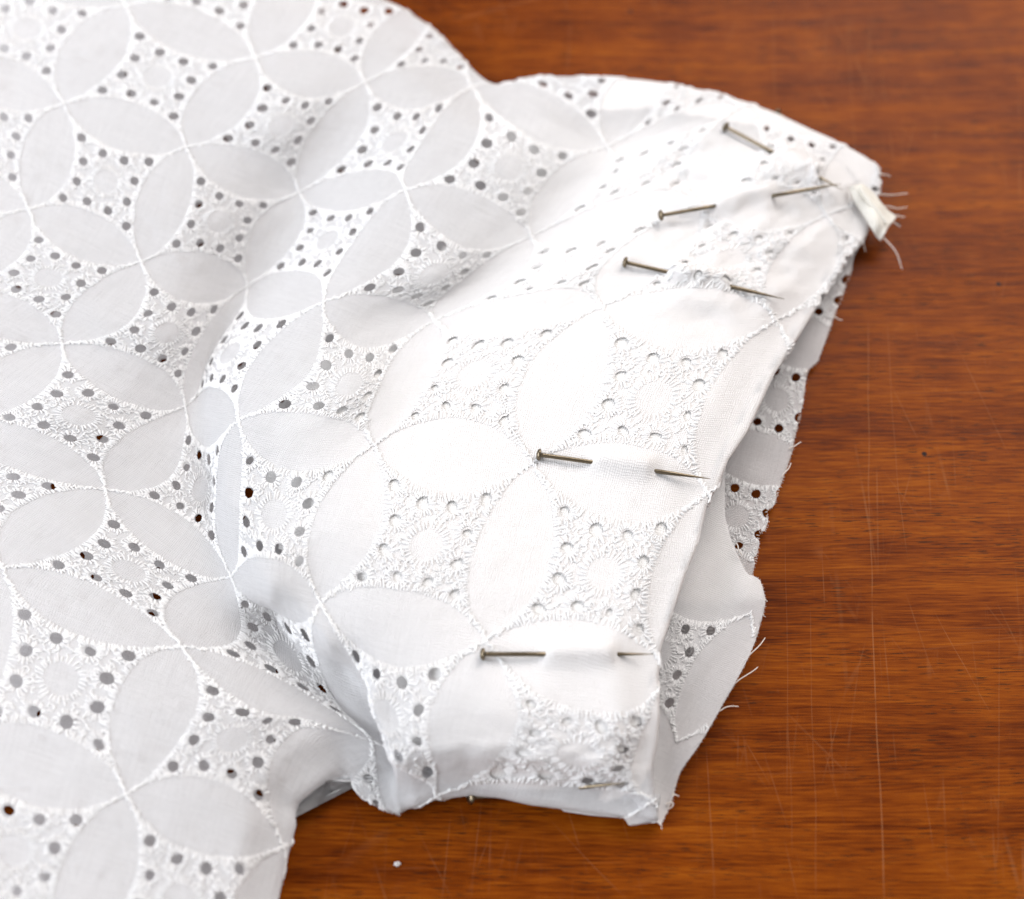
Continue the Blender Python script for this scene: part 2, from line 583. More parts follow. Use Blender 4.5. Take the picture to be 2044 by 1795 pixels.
def build_threads(seed):
    """stitches of one motif: arrays start(2), end(2), width, height"""
    r = random.Random(seed)
    L = []

    def ok(x, y, pad=0.0):
        return petal_depth(np.float64(x), np.float64(y)) < pad

    def add(x0, y0, x1, y1, w, h):
        for f in (0.0, 0.33, 0.67, 1.0):
            x, y = x0 + (x1 - x0) * f, y0 + (y1 - y0) * f
            if any((x - q[0]) ** 2 + (y - q[1]) ** 2 < (HOLE_R * 0.92) ** 2 for q in HOLES):
                return
        L.append((x0, y0, x1, y1, w, h))
    for (hx, hy, corner) in HOLES:
        n = 20
        a0 = r.uniform(0, 6.28)
        dj = (0 if hx < .5 else 1, 0 if hy < .5 else 1)
        aj = math.atan2(dj[1] - hy, dj[0] - hx)
        for i in range(n):
            a = a0 + (i + r.uniform(-.25, .25)) * 2 * math.pi / n
            ln = r.uniform(.026, .05)
            if corner:
                dd = abs((a - aj + math.pi) % (2 * math.pi) - math.pi)
                if dd < 0.75:
                    ln = r.uniform(.06, .10)
            r0 = HOLE_R * 0.94
            while ln > .012 and not ok(hx + (r0 + ln) * math.cos(a), hy + (r0 + ln) * math.sin(a), 0.006):
                ln -= .005
            a2 = a + r.uniform(-.16, .16)
            add(hx + r0 * math.cos(a), hy + r0 * math.sin(a), hx + (r0 + ln) * math.cos(a2), hy + (r0 + ln) * math.sin(a2), r.uniform(.0095, .0135), r.uniform(.9, 1.3))
    # teeth along the petals
    for k in range(4):
        s = 0.06
        while s < 0.945:
            t = float(lens_h(np.float64(s)))
            slope = -(s - .5) / math.sqrt(RARC ** 2 - (s - .5) ** 2)
            nx, ny = -slope, 1.0
            q = math.hypot(nx, ny)
            nx, ny = nx / q, ny / q
            th = r.uniform(-.42, .42)
            nx, ny = nx * math.cos(th) - ny * math.sin(th), nx * math.sin(th) + ny * math.cos(th)
            edge = min(s, 1 - s)
            ln = r.uniform(.034, .056) * (1.0 if edge > .15 else .55)
            x0, y0, x1, y1 = s - nx * .004, t - ny * .004, s + nx * ln, t + ny * ln
            if ok(x1, y1, 0.002):
                P = [(x0 - .5, y0 - .5), (x1 - .5, y1 - .5)]
                for _ in range(k):
                    P = [(-b, a) for a, b in P]
                add(P[0][0] + .5, P[0][1] + .5, P[1][0] + .5, P[1][1] + .5, r.uniform(.0095, .013), r.uniform(.9, 1.3))
            s += r.uniform(.011, .024)
    # ring round the plain disc
    n = 30
    for i in range(n):
        a = (i + r.uniform(-.25, .25)) * 2 * math.pi / n
        r1 = CIRC_R + r.uniform(.03, .055)
        add(.5 + CIRC_R * .97 * math.cos(a), .5 + CIRC_R * .97 * math.sin(a), .5 + r1 * math.cos(a + .05), .5 + r1 * math.sin(a + .05), r.uniform(.009, .0125), r.uniform(.9, 1.2))
    # rope of stitches between the petal tips
    for k in range(4):
        d = .002
        while d < .105:
            w = r.uniform(.009, .016) + .10 * d
            an = r.uniform(.25, 1.15) * r.choice([-1, 1]) + math.pi / 4
            cx, cy = d + r.uniform(-.006, .006), d + r.uniform(-.006, .006)
            P = [(cx - w * math.cos(an) - .5, cy - w * math.sin(an) - .5), (cx + w * math.cos(an) - .5, cy + w * math.sin(an) - .5)]
            for _ in range(k):
                P = [(-b, a) for a, b in P]
            add(P[0][0] + .5, P[0][1] + .5, P[1][0] + .5, P[1][1] + .5, r.uniform(.010, .015), r.uniform(.9, 1.4))
            d += r.uniform(.007, .014)
    # ground stitches: little bubbles of thread between the eyelets
    cnt = 0
    tries = 0
    while cnt < 85 and tries < 6000:
        tries += 1
        x, y = r.uniform(.1, .9), r.uniform(.1, .9)
        if not ok(x, y, -0.03):
            continue
        if (x - .5) ** 2 + (y - .5) ** 2 < (CIRC_R + .035) ** 2:
            continue
        if min((x - h[0]) ** 2 + (y - h[1]) ** 2 for h in HOLES) < (HOLE_R + .022) ** 2:
            continue
        a = r.uniform(0, 6.28)
        rr = r.uniform(.012, .024)
        m = r.choice([2, 3, 4])
        for i in range(m):
            b0, b1 = a + i * 1.05, a + (i + 1) * 1.05
            xs = (x + rr * math.cos(b0), y + rr * math.sin(b0), x + rr * math.cos(b1), y + rr * math.sin(b1))
            if all(math.hypot(xs[q] - h[0], xs[q + 1] - h[1]) > HOLE_R * 1.02 for h in HOLES for q in (0, 2)) and ok(xs[0], xs[1]) and ok(xs[2], xs[3]):
                add(*xs, r.uniform(.008, .011), r.uniform(.8, 1.2))
        cnt += 1
    return np.array(L)


THREADS = [build_threads(100 + k) for k in range(6)]


def threads_local(L, rings=3):
    """stitch arrays -> local verts (u, v, height in mm) and quads"""
    d = L[:, 2:4] - L[:, 0:2]
    ln = np.linalg.norm(d, axis=1)[:, None]
    nrm = np.stack([-d[:, 1], d[:, 0]], 1) / (ln + 1e-9)
    V = []
    for k in range(rings):
        f = k / (rings - 1)
        c = L[:, 0:2] + d * f
        w = L[:, 4:5] * 0.5 * (0.85 + 0.15 * math.sin(math.pi * f))
        hh = (0.12 + 0.17 * math.sin(math.pi * f)) * L[:, 5]
        V.append(np.concatenate([c - nrm * w, np.full((len(L), 1), -0.02)], 1))
        V.append(np.concatenate([c - nrm * w * .5, (hh * .8)[:, None]], 1))
        V.append(np.concatenate([c + nrm * w * .5, (hh * .8)[:, None]], 1))
        V.append(np.concatenate([c + nrm * w, np.full((len(L), 1), -0.02)], 1))
    V = np.stack(V, 1)                      # (n, rings*4, 3)
    m = rings * 4
    F = []
    for k in range(rings - 1):
        for q in range(3):
            F.append((k * 4 + q, k * 4 + q + 1, (k + 1) * 4 + q + 1, (k + 1) * 4 + q))
    F = np.array(F)
    base = (np.arange(len(L)) * m)[:, None, None]
    return V.reshape(-1, 3), (F[None] + base).reshape(-1, 4)


THREADS_L = [threads_local(L) for L in THREADS]


# ------------------------------------------------------------------ a draped sheet = dense grid of places over pattern coordinates
class Sheet:
    def __init__(self, i0, i1, j0, j1, n, pos_fn):
        self.i0, self.j0, self.n = i0, j0, n
        ii = np.linspace(i0, i1, (i1 - i0) * n + 1)
        jj = np.linspace(j0, j1, (j1 - j0) * n + 1)
        self.I, self.J = np.meshgrid(ii, jj, indexing='ij')
        self.P, self.keep, self.PX = pos_fn(self.I, self.J)
        du = np.gradient(self.P, axis=0)
        dv = np.gradient(self.P, axis=1)
        N = np.cross(dv, du)
        N /= np.linalg.norm(N, axis=2)[..., None] + 1e-15
        self.N = N
        self.i1, self.j1 = i1, j1

    def _bil(self, A, u, v):
        x = np.clip((u - self.i0) * self.n, 0, A.shape[0] - 1.001)
        y = np.clip((v - self.j0) * self.n, 0, A.shape[1] - 1.001)
        a, b = x.astype(int), y.astype(int)
        fx, fy = (x - a), (y - b)
        if A.ndim == 3:
            fx, fy = fx[:, None], fy[:, None]
        return A[a, b] * (1 - fx) * (1 - fy) + A[a + 1, b] * fx * (1 - fy) + A[a, b + 1] * (1 - fx) * fy + A[a + 1, b + 1] * fx * fy

    def pos(self, u, v):
        return self._bil(self.P, u, v)

    def nor(self, u, v):
        q = self._bil(self.N, u, v)
        return q / (np.linalg.norm(q, axis=1)[:, None] + 1e-15)

    def kp(self, u, v):
        return self._bil(self.keep.astype(float), u, v)

    def px(self, u, v):
        return self._bil(self.PX, u, v)


def tps_fit(c, vals, lam=0.0):
    n = len(c)
    d2 = ((c[:, None, :] - c[None, :, :]) ** 2).sum(-1)
    K = 0.5 * d2 * np.log(d2 + 1e-12) + lam * np.eye(n)
    Pm = np.concatenate([np.ones((n, 1)), c], 1)
    A = np.zeros((n + 3, n + 3))
    A[:n, :n] = K
    A[:n, n:] = Pm
    A[n:, :n] = Pm.T
    rhs = np.zeros((n + 3, vals.shape[1]))
    rhs[:n] = vals
    return np.linalg.solve(A, rhs)


def tps_eval(c, w, u, v):
    sh = u.shape
    q = np.stack([u.ravel(), v.ravel()], 1)
    out = np.zeros((len(q), w.shape[1]))
    for s in range(0, len(q), 40000):
        qq = q[s:s + 40000]
        d2 = (qq[:, 0:1] - c[:, 0]) ** 2 + (qq[:, 1:2] - c[:, 1]) ** 2
        K = 0.5 * d2 * np.log(d2 + 1e-12)
        out[s:s + 40000] = K @ w[:-3] + w[-3] + qq @ w[-2:]
    return out.reshape(sh + (w.shape[1],))


def sheet_cells(sheet, cells, parent_name, parent, mats, motif=True, seed=0, thread_mat=None, trim=None, plain=lambda c: False, backing=None, hole_scale=lambda c: 1.0):
    """fabric mesh of the given pattern repeats, eyelets cut out, plus one stitched motif object per repeat"""
    r = np.random.default_rng(seed)
    allV, allF, allM = [], [], []
    base = 0
    hs = np.array([(h[0], h[1]) for h in HOLES])
    for (ci, cj) in cells:
        if plain((ci, cj)):
            allV.append(PLAIN_V + np.array([ci, cj]))
            allF.append(PLAIN_F + base)
            allM.append(np.zeros(len(PLAIN_F), int))
            base += len(PLAIN_V)
            continue
        V = TILE_V.copy()
        # each eyelet a little larger, smaller or off its place
        for h in hs:
            d = V - h
            q = np.linalg.norm(d, axis=1)
            w = smoothstep(.075, .036, q)[:, None]
            sc = r.uniform(0.78, 1.2) * hole_scale((ci, cj))
            st = r.uniform(-.28, .28)
            an = r.uniform(0, 3.14)
            e = np.array([math.cos(an), math.sin(an)])
            V = V + w * (d * (sc - 1) + (d @ e)[:, None] * e * st + r.uniform(-.006, .006, 2))
        G = V + np.array([ci, cj])
        G[np.abs(TILE_V[:, 0]) < 1e-7, 0] = ci
        G[np.abs(TILE_V[:, 0] - 1) < 1e-7, 0] = ci + 1
        G[np.abs(TILE_V[:, 1]) < 1e-7, 1] = cj
        G[np.abs(TILE_V[:, 1] - 1) < 1e-7, 1] = cj + 1
        allV.append(G)
        allF.append(TILE_F + base)
        allM.append(TILE_M)
        base += len(G)
    V = np.concatenate(allV)
    F = np.concatenate(allF)
    Mi = np.concatenate(allM)
    # weld neighbours
    key = np.round(V * 20000).astype(np.int64)
    _, first, inv = np.unique(key, axis=0, return_index=True, return_inverse=True)
    inv = inv.ravel()
    V = V[first]
    F = inv[F]
    k = sheet.kp(V[:, 0], V[:, 1]) > 0.5
    PXv = sheet.px(V[:, 0], V[:, 1])
    P = sheet.pos(V[:, 0], V[:, 1])
    if trim is not None:
        ins = in_poly(PXv[:, 0], PXv[:, 1], trim)
        fk = k[F].all(axis=1) & (ins[F].sum(axis=1) >= 1)
        out_v = np.unique(F[fk])
        out_v = out_v[~ins[out_v]]
        _, qx, qy, _ = poly_dist(PXv[out_v, 0], PXv[out_v, 1], trim)
        P[out_v] = unproj(qx, qy, P[out_v, 2])
    else:
        fk = k[F].all(axis=1)
    F, Mi = F[fk], Mi[fk]
    used = np.unique(F)
    remap = -np.ones(len(V), int)
    remap[used] = np.arange(len(used))
    F = remap[F]
    V, P = V[used], P[used]
    ob = make_mesh(parent_name, P, F, mats, parent, uv=V, mat_idx=Mi)
    if backing is not None:
        at = ob.data.attributes.new("backing", 'FLOAT', 'POINT')
        at.data.foreach_set("value", backing(PXv[used]).astype(np.float32))
    motifs = []
    if motif:
        for (ci, cj) in cells:
            if plain((ci, cj)):
                continue
            var = int(r.integers(0, 6))
            rot = int(r.integers(0, 4))
            L, TF = THREADS_L[var]
            x, y = L[:, 0] - .5, L[:, 1] - .5
            for _ in range(rot):
                x, y = -y, x
            u, v = x + .5 + ci, y + .5 + cj
            u = u + 0.006 * value_noise(u * 9 + 3, v * 9, seed + 5)
            v = v + 0.006 * value_noise(u * 9 + 30, v * 9 + 11, seed + 6)
            kk = sheet.kp(u, v) > 0.6
            if trim is not None:
                pxx = sheet.px(u, v)
                kk &= in_poly(pxx[:, 0], pxx[:, 1], trim)
            th_ok = kk.reshape(-1, 12).all(axis=1)
            if th_ok.sum() < 12:
                continue
            PP = sheet.pos(u, v) + sheet.nor(u, v) * (L[:, 2:3] * MM * 1.0)
            sel = np.repeat(th_ok, 12)
            rm = -np.ones(len(PP), int)
            rm[sel] = np.arange(sel.sum())
            TFs = rm[TF]
            TFs = TFs[(TFs >= 0).all(axis=1)]
            mo = make_mesh("embroidered_motif", PP[sel], TFs, [thread_mat or M_THREAD], ob)
            motifs.append(mo)
    return ob, motifs


# ------------------------------------------------------------------ the sleeve
sleeve = empty("sleeve", (0, 0, 0))
sleeve["label"] = "white cotton eyelet sleeve with a pinned cuff lying across the table"
sleeve["category"] = "sleeve"

# joints of the eyelet lattice: pattern (i, j) -> photo (x, y) and height above the table in mm
CTRL = [
    (-2, -1, -10, -95, 11), (-1, -1, 250, 10, 11.5), (0, -1, 508, 115, 11.5), (1, -1, 728, 165, 10), (2, -1, 944, 173, 8.5),
    (3, -1, 1212, 293, 6.2), (4, -1, 1480, 215, 7.5), (5, -1, 1720, 275, 5.0), (6, -1, 1980, 330, 4),
    (-2, 0, -120, 125, 12), (-1, 0, 125, 208, 12), (0, 0, 373, 295, 11.5), (1, 0, 597, 383, 6.2), (2, 0, 808, 380, 12.2),
    (3, 0, 1061, 472, 7.6), (4, 0, 1395, 405, 9.5), (5, 0, 1650, 430, 6.5), (6, 0, 1900, 480, 4),
    (-2, 1, -190, 325, 12), (-1, 1, 57, 418, 12), (0, 1, 282, 522, 11), (1, 1, 492, 572, 3.8), (2, 1, 646, 604, 13.0),
    (3, 1, 868, 642, 9.0), (4, 1, 1199, 613, 12.0), (5, 1, 1550, 640, 9.0), (6, 1, 1880, 720, 7),
    (-2, 2, -380, 480, 12), (-1, 2, -125, 576, 12), (0, 2, 123, 686, 10.5), (1, 2, 370, 811, 5.2), (2, 2, 477, 840, 12.2),
    (3, 2, 745, 889, 13.5), (4, 2, 1065, 925, 13.0), (5, 2, 1412, 985, 11.2), (6, 2, 1740, 1080, 10),
    (-1, 3, -340, 740, 12), (0, 3, -86, 842, 11), (1, 3, 211, 978, 8.5), (2, 3, 461, 1150, 7.0),
    (3, 3, 641, 1205, 12.0), (4, 3, 970, 1275, 12.5), (5, 3, 1338, 1345, 11.2), (6, 3, 1690, 1370, 10),
    (0, 4, -290, 1020, 12), (1, 4, 5, 1135, 11), (2, 4, 362, 1292, 9.5), (3, 4, 742, 1480, 4.4),
    (4, 4, 872, 1590, 8.5), (5, 4, 1304, 1600, 5.6), (6, 4, 1640, 1700, 4),
    (0, 5, -420, 1340, 12), (1, 5, -105, 1475, 12), (2, 5, 253, 1585, 11), (3, 5, 566, 1690, 7),
    (4, 5, 800, 1850, 4), (5, 5, 1230, 1930, 3),
    (1, 6, -170, 1800, 12), (2, 6, 135, 1915, 11), (3, 6, 470, 2030, 8), (0, 6, -480, 1680, 12),
    (0, -2, 620, -75, 8), (1, -2, 850, 0, 6.5), (2, -2, 1060, 50, 5.5), (3, -2, 1320, 110, 5.5), (4, -2, 1560, 60, 4), (-1, -2, 370, -160, 9),
    (-2, -2, 110, -270, 10),
    # between the joints: circles, petals, the long fold and the valley beside it
    (0.5, -0.5, 563, 252, 11.5), (-0.5, -0.5, 314, 155, 12), (-0.5, 0.5, 211, 364, 12), (0.5, 0.5, 437, 443, 10.0),
    (1.5, -0.5, 790, 285, 10.5), (1.0, -0.5, 668, 268, 8.8),
    (0.5, 1.5, 333, 665, 9.5), (0.85, 1.5, 402, 690, 5.2),
    (1.25, 1.5, 430, 700, 4.4), (1.5, 1.5, 458, 706, 7.2), (2.0, 1.5, 563, 725, 13.2), (1.5, 1.0, 565, 588, 7.6),
    (1.5, 0.5, 655, 480, 8.5), (1.5, 2.0, 415, 826, 6.6), (1.0, 0.5, 548, 472, 4.8),
    (2.5, -0.5, 1016, 337, 11.0), (2.5, 0.5, 870, 548, 11.5), (2.5, 1.5, 700, 770, 14.4), (2.5, 1.0, 745, 640, 11.2),
    (1.5, 2.5, 402, 980, 5.0), (1.75, 2.5, 430, 988, 5.4), (2.0, 2.5, 446, 994, 9.4), (2.25, 2.5, 486, 1010, 11.6), (2.5, 2.5, 547, 1028, 12.5), (3.0, 2.5, 690, 1045, 13.8),
    (0.5, 2.5, 155, 830, 10.5), (1.5, 3.5, 257, 1141, 9.0), (1.5, 3.0, 335, 1068, 7.0), (2.5, 3.5, 577, 1313, 5.2), (2.5, 3.12, 540, 1202, 10.8),
    (2.5, 3.25, 550, 1228, 4.8),
    (2.0, 3.5, 405, 1228, 7.6), (2.5, 4.0, 545, 1385, 7.6), (2.5, 4.25, 520, 1428, 9.2), (2.5, 4.5, 462, 1476, 9.8), (2.81, 4.19, 604, 1442, 7.2),
    (3.0, 3.22, 660, 1300, 10.8), (3.0, 3.34, 686, 1330, 5.8), (3.0, 3.5, 706, 1402, 5.0), (3.18, 3.5, 760, 1408, 5.4),
    (3.34, 3.5, 740, 1416, 10.4), (3.5, 3.5, 770, 1430, 10.8), (3.59, 3.275, 802, 1359, 12.0), (3.72, 3.5, 832, 1452, 11.4),
    (3.28, 3.75, 804, 1505, 3.6), (3.44, 3.72, 770, 1490, 9.0), (3.81, 3.81, 862, 1551, 8.8), (3.55, 3.92, 793, 1570, 6.2),
    (3.35, 4.1, 775, 1570, 2.5),
    (4.0, 3.5, 925, 1440, 11.5), (4.5, 2.5, 1205, 1145, 12.6), (4.5, 1.5, 1305, 795, 12.2), (3.5, 1.5, 944, 745, 12.6), (3.5, 2.5, 852, 1090, 14.0),
    (3.5, 0.5, 1130, 535, 10.8), (4.5, 0.5, 1455, 520, 10.5), (3.5, -0.5, 1285, 330, 9.0), (4.5, -0.5, 1590, 325, 8.0),
    (4.5, 3.5, 1155, 1508, 9.5), (4.19, 3.19, 1050, 1392, 12.2), (4.81, 3.19, 1278, 1432, 11.4), (4.5, 3.0, 1168, 1322, 12.0), (4.5, 4.0, 1105, 1618, 4.8), (3.0, 0.5, 965, 560, 7.8), (3.0, -0.5, 1135, 380, 7.0), (2.5, -1.0, 1078, 222, 8.6),
    (3.5, 1.0, 1040, 620, 11.6), (4.0, 0.5, 1285, 505, 11.0),
]
CTRL = np.array(CTRL, float)
TPS_C = CTRL[:, :2]
TPS_W = tps_fit(TPS_C, CTRL[:, 2:5], 0.0004)

# outline of the folded sleeve: photo x, y, height of the outermost edge (mm), roll radius (mm)
OUT = [(-900, -330, 5, 3), (60, -290, 5, 3), (300, -205, 5, 3), (560, -90, 5, 3), (680, -30, 4.6, 3), (745, 0, 4.4, 3), (800, 22, 4.2, 2.8), (860, 60, 4, 2.6),
       (900, 98, 4, 2.4), (930, 130, 4, 2.2), (960, 158, 4.2, 2), (988, 178, 4.4, 1.8), (1020, 168, 4.2, 1.8), (1075, 159, 4, 2), (1140, 160, 3.8, 2.2),
       (1200, 161, 3.8, 2.2), (1270, 165, 3.6, 2.2), (1330, 172, 3.5, 2), (1430, 192, 3.2, 2), (1490, 210, 3.2, 1.9), (1545, 230, 3, 1.8), (1620, 265, 2.8, 1.6),
       (1660, 282, 2.8, 1.5), (1700, 302, 2.6, 1.3), (1730, 318, 2.6, 1.1), (1755, 338, 2.6, .8), (1758, 370, 2.8, .6), (1748, 420, 3, .5), (1732, 470, 3, .45),
       (1700, 508, 3.8, .45), (1640, 600, 5.2, .45), (1590, 682, 6.6, .45), (1545, 752, 7.8, .45), (1495, 860, 9, .45), (1455, 920, 9.6, .45), (1435, 970, 10, .45),
       (1412, 1010, 10.2, .45), (1398, 1080, 10.3, .45), (1368, 1150, 10.4, .45), (1344, 1225, 10.4, .45), (1321, 1294, 10.2, .45), (1315, 1350, 10, .45), (1318, 1424, 9.4, .45),
       (1314, 1482, 7.6, .45), (1304, 1530, 6, .45), (1308, 1580, 4.4, .45), (1317, 1640, 2.4, .4), (1280, 1636, 2.4, .5), (1240, 1631, 2.5, .6), (1180, 1624, 2.7, .8), (1130, 1616, 3, .9), (1060, 1607, 3, 1.2), (1000, 1593, 2.8, 1.2),
       (940, 1588, 2.8, 1.2), (870, 1596, 2.8, 1.2), (830, 1611, 2.4, 1), (806, 1614, 2, .7), (797, 1627, 1.4, .5), (760, 1614, 1.4, .6), (720, 1590, 1.5, .7),
       (700, 1562, 1.8, .8), (690, 1534, 2.6, .9), (640, 1568, 3.2, 1.2), (600, 1600, 3.4, 1.3), (588, 1615, 3.2, 1.2), (592, 1645, 3, 1.3), (580, 1690, 3, 1.4),
       (566, 1740, 3, 1.5), (556, 1800, 3, 1.5), (540, 1900, 3, 1.5), (520, 2080, 3, 1.5), (-900, 2080, 5, 2)]
OUT = np.array(OUT, float)
OUT_W = unproj(OUT[:, 0], OUT[:, 1], OUT[:, 2] * MM)[:, :2]

# pins: head, where it enters the cloth, where it comes out, point (photo places)
PINS = [
    ((1449, 254), (1545, 304), (1636, 352), (1682, 379), "steel pin slanting down nearest the top edge, its point crossed by another pin"),
    ((1320, 430), (1421, 411), (1547, 388), (1679, 367), "steel pin sloping up to the right, its point lying over another pin"),
    ((1249, 524), (1336, 542), (1455, 569), (1565, 597), "steel pin sloping slightly down, just below the two crossing pins"),
    ((1077, 908), (1181, 920), (1305, 937), (1418, 956), "steel pin at mid height of the cuff, alone among plain petals"),
    ((965, 1306), (1088, 1306), (1229, 1306), (1304, 1306), "horizontal steel pin on the lower part of the cuff"),
]


def photo_world(px, py, zmm):
    return unproj(px, py, zmm * MM)


def outer_pos(I, J):
    T = tps_eval(TPS_C, TPS_W, I, J)
    px, py, z = T[..., 0], T[..., 1], T[..., 2]
    # soft creases of handled cotton
    z = z + 0.22 * value_noise(I * 2.3 + 5, J * 2.3 + 9, 3) + 0.10 * value_noise(I * 5.1 + 2, J * 5.1 + 1, 4) + 0.05 * value_noise(I * 11 + 2, J * 11 + 1, 14) + 0.025 * value_noise(I * 23 + 2, J * 23 + 1, 15)
    # gathers pulled towards the pins in the upper corner of the cuff
    g_ = smoothstep(1180, 1420, px) * smoothstep(700, 560, py)
    z = z + g_ * (0.75 * value_noise((px * .35 - py) / 38.0 + 20, (px + py * .35) / 150.0 + 20, 61) + 0.4 * value_noise(px / 34.0 + 40, py / 26.0 + 40, 62) + 0.15 * value_noise(px / 14.0 + 60, py / 13.0 + 60, 63))
    g2 = smoothstep(760, 900, px) * smoothstep(1440, 1540, py)
    z = z + g2 * (0.45 * value_noise(px / 44.0 + 10, py / 15.0 + 90, 64) + 0.2 * value_noise(px / 15.0 + 10, py / 11.0 + 30, 65))
    ins = in_poly(px, py, OUT[:, :2])
    d, nx, ny, ex = poly_dist(px, py, OUT[:, :2], OUT[:, 2:4])
    sd = np.where(ins, -d, d)
    w = smoothstep(-100, 0, sd)
    zb = ex[..., 0] + ex[..., 1]
    z = z * (1 - w) + zb * w
    z = np.maximum(z, 2.0)
    P = unproj(px, py, z * MM)
    # cloth lifted where it passes over a pin
    for (h, a, b, t, _) in PINS:
        A = np.array(a, float)
        B = np.array(b, float)
        ab = B - A
        L = np.linalg.norm(ab)
        e = ab / L
        s = (px - A[0]) * e[0] + (py - A[1]) * e[1]
        q = (px - A[0]) * -e[1] + (py - A[1]) * e[0]
        win = smoothstep(-5, 9, s) * smoothstep(L + 5, L - 9, s)
        P[..., 2] += win * 1.5 * MM * np.exp(-(q / 17.0) ** 2)
        win2 = smoothstep(-60, L * .5, s) * smoothstep(L + 60, L * .5, s)
        P[..., 2] += win2 * 0.45 * MM * np.exp(-(q / 55.0) ** 2)
    # roll the edge over
    insw = in_poly(P[..., 0], P[..., 1], OUT_W)
    dw, wx, wy, ew = poly_dist(P[..., 0], P[..., 1], OUT_W, OUT[:, 2:4])
    r = np.maximum(ew[..., 1] * MM, 1e-5)
    s = np.where(insw, -dw, dw) + r
    roll = s > 0
    dirx = np.where(insw, wx - P[..., 0], P[..., 0] - wx)
    diry = np.where(insw, wy - P[..., 1], P[..., 1] - wy)
    q = np.sqrt(dirx ** 2 + diry ** 2) + 1e-12
    dirx, diry = dirx / q, diry / q
    th = np.minimum(s / r, math.pi)
    over = np.maximum(s - math.pi * r, 0)
    off = r * np.sin(th) - over - r
    P2 = P.copy()
    P2[..., 0] = np.where(roll, wx + dirx * off, P[..., 0])
    P2[..., 1] = np.where(roll, wy + diry * off, P[..., 1])
    P2[..., 2] = np.where(roll, P[..., 2] - r * (1 - np.cos(th)), P[..., 2])
    keep = (over < 4 * MM) & (px > -190) & (px < 2300) & (py > -190) & (py < 1990)
    P2[..., 2] = np.maximum(P2[..., 2], 1.2 * MM)
    return P2, keep, np.stack([px, py, z], -1)


outer = Sheet(-2, 6, -2, 6, 44, outer_pos)
cells_o = [(i, j) for i in range(-2, 6) for j in range(-2, 6)
           if outer.kp(np.array([i + .5, i + .1, i + .9, i + .1, i + .9]), np.array([j + .5, j + .1, j + .1, j + .9, j + .9])).max() > 0.5]
LIN = [(960, 240), (1300, 215), (1500, 250), (1680, 320), (1725, 380), (1690, 480), (1600, 640), (1500, 800), (1440, 910), (1400, 1040), (1350, 1170), (1310, 1320), (1285, 1450), (1230, 1530),
       (1100, 1580), (900, 1570), (820, 1560), (785, 1420), (700, 1310), (570, 1150), (500, 980), (520, 820), (640, 680), (800, 540), (930, 430), (1020, 330)]


def backing_of(q):
    ins = in_poly(q[:, 0], q[:, 1], LIN)
    dl = poly_dist(q[:, 0], q[:, 1], LIN[16:] + LIN[16:][::-1])[0]
    d = poly_dist(q[:, 0], q[:, 1], LIN)[0]
    sd = np.where(ins, d, -d)
    return np.where(ins, smoothstep(0, 300, dl), 0) * smoothstep(-2, 8 + 90 * smoothstep(420, 300, q[:, 1]) * smoothstep(1600, 1400, q[:, 0]), sd) + np.where(~ins & (q[:, 0] > 1200) & (d < 60), 1.0, 0.0)


outer_ob, motifs = sheet_cells(outer, cells_o, "outer_fabric", sleeve, [M_SHEER, M_EMB], seed=11, backing=backing_of,
                               hole_scale=lambda c: 0.62 if c[0] >= 3 and c[1] <= 0 else (0.88 if c[0] >= 3 else 1.08))
outer_ob["label"] = "sheer white eyelet cotton of the sleeve with a long soft fold"

# lining that backs the cuff
n = 30
ui = np.arange(2 * n, 6 * n + 1) / n
vj = np.arange(-1 * n, 4 * n + 1) / n
UU, VV = np.meshgrid(ui, vj, indexing='ij')
u, v = UU.ravel(), VV.ravel()
pxl = outer.px(u, v)
okv = in_poly(pxl[:, 0], pxl[:, 1], LIN)
dl = poly_dist(pxl[:, 0], pxl[:, 1], LIN[16:] + LIN[16:][::-1])[0]
LP = outer.pos(u, v) - outer.nor(u, v) * ((0.28 + 3.2 * smoothstep(150, 0, dl)) * MM)[:, None]
idx = np.arange(len(u)).reshape(UU.shape)
LF = np.stack([idx[:-1, :-1], idx[1:, :-1], idx[1:, 1:], idx[:-1, 1:]], -1).reshape(-1, 4)
LF = LF[okv[LF].all(axis=1)]
make_mesh("cuff_lining", LP, LF, [M_LINING], sleeve, uv=np.stack([u * .93 + .3, v * .93], 1))

# ------------------------------------------------------------------ back of the sleeve: lies on the table, its raw edge shows beyond the cuff
BACK = [(-900, -150), (560, -40), (860, 90), (1000, 210), (1300, 210), (1500, 245), (1680, 320), (1722, 400), (1722, 480), (1704, 515), (1700, 540), (1690, 565), (1682, 590), (1668, 622), (1655, 660), (1640, 700), (1632, 722),
        (1612, 740), (1608, 762), (1604, 800), (1594, 842), (1585, 880), (1582, 900), (1572, 930), (1556, 975), (1545, 1010), (1530, 1020), (1534, 1040), (1526, 1060), (1512, 1066), (1516, 1085), (1508, 1120), (1497, 1168),
        (1440, 1270), (1300, 1480), (1000, 1560), (830, 1590), (740, 1575), (680, 1500), (575, 1600), (540, 1800), (520, 2080), (-900, 2080)]


def back_pos(I, J):
    px = 1550 + (I - .5) * 238 - (J - .5) * 80
    py = 798 + (I - .5) * 68 + (J - .5) * 233
    z = 1.3 + 0.35 * value_noise(I * 2 + 7, J * 2 + 3, 21) + 0.12 * value_noise(I * 6 + 7, J * 6 + 3, 22)
    z = np.where(px > 1350, np.maximum(z, 1.0 + 0.2), z)
    P = unproj(px, py, z * MM)
    keep = (px > -190) & (py > -190) & (py < 1990)
    return P, keep, np.stack([px, py, z], -1)


back = Sheet(-10, 2, -4, 8, 24, back_pos)


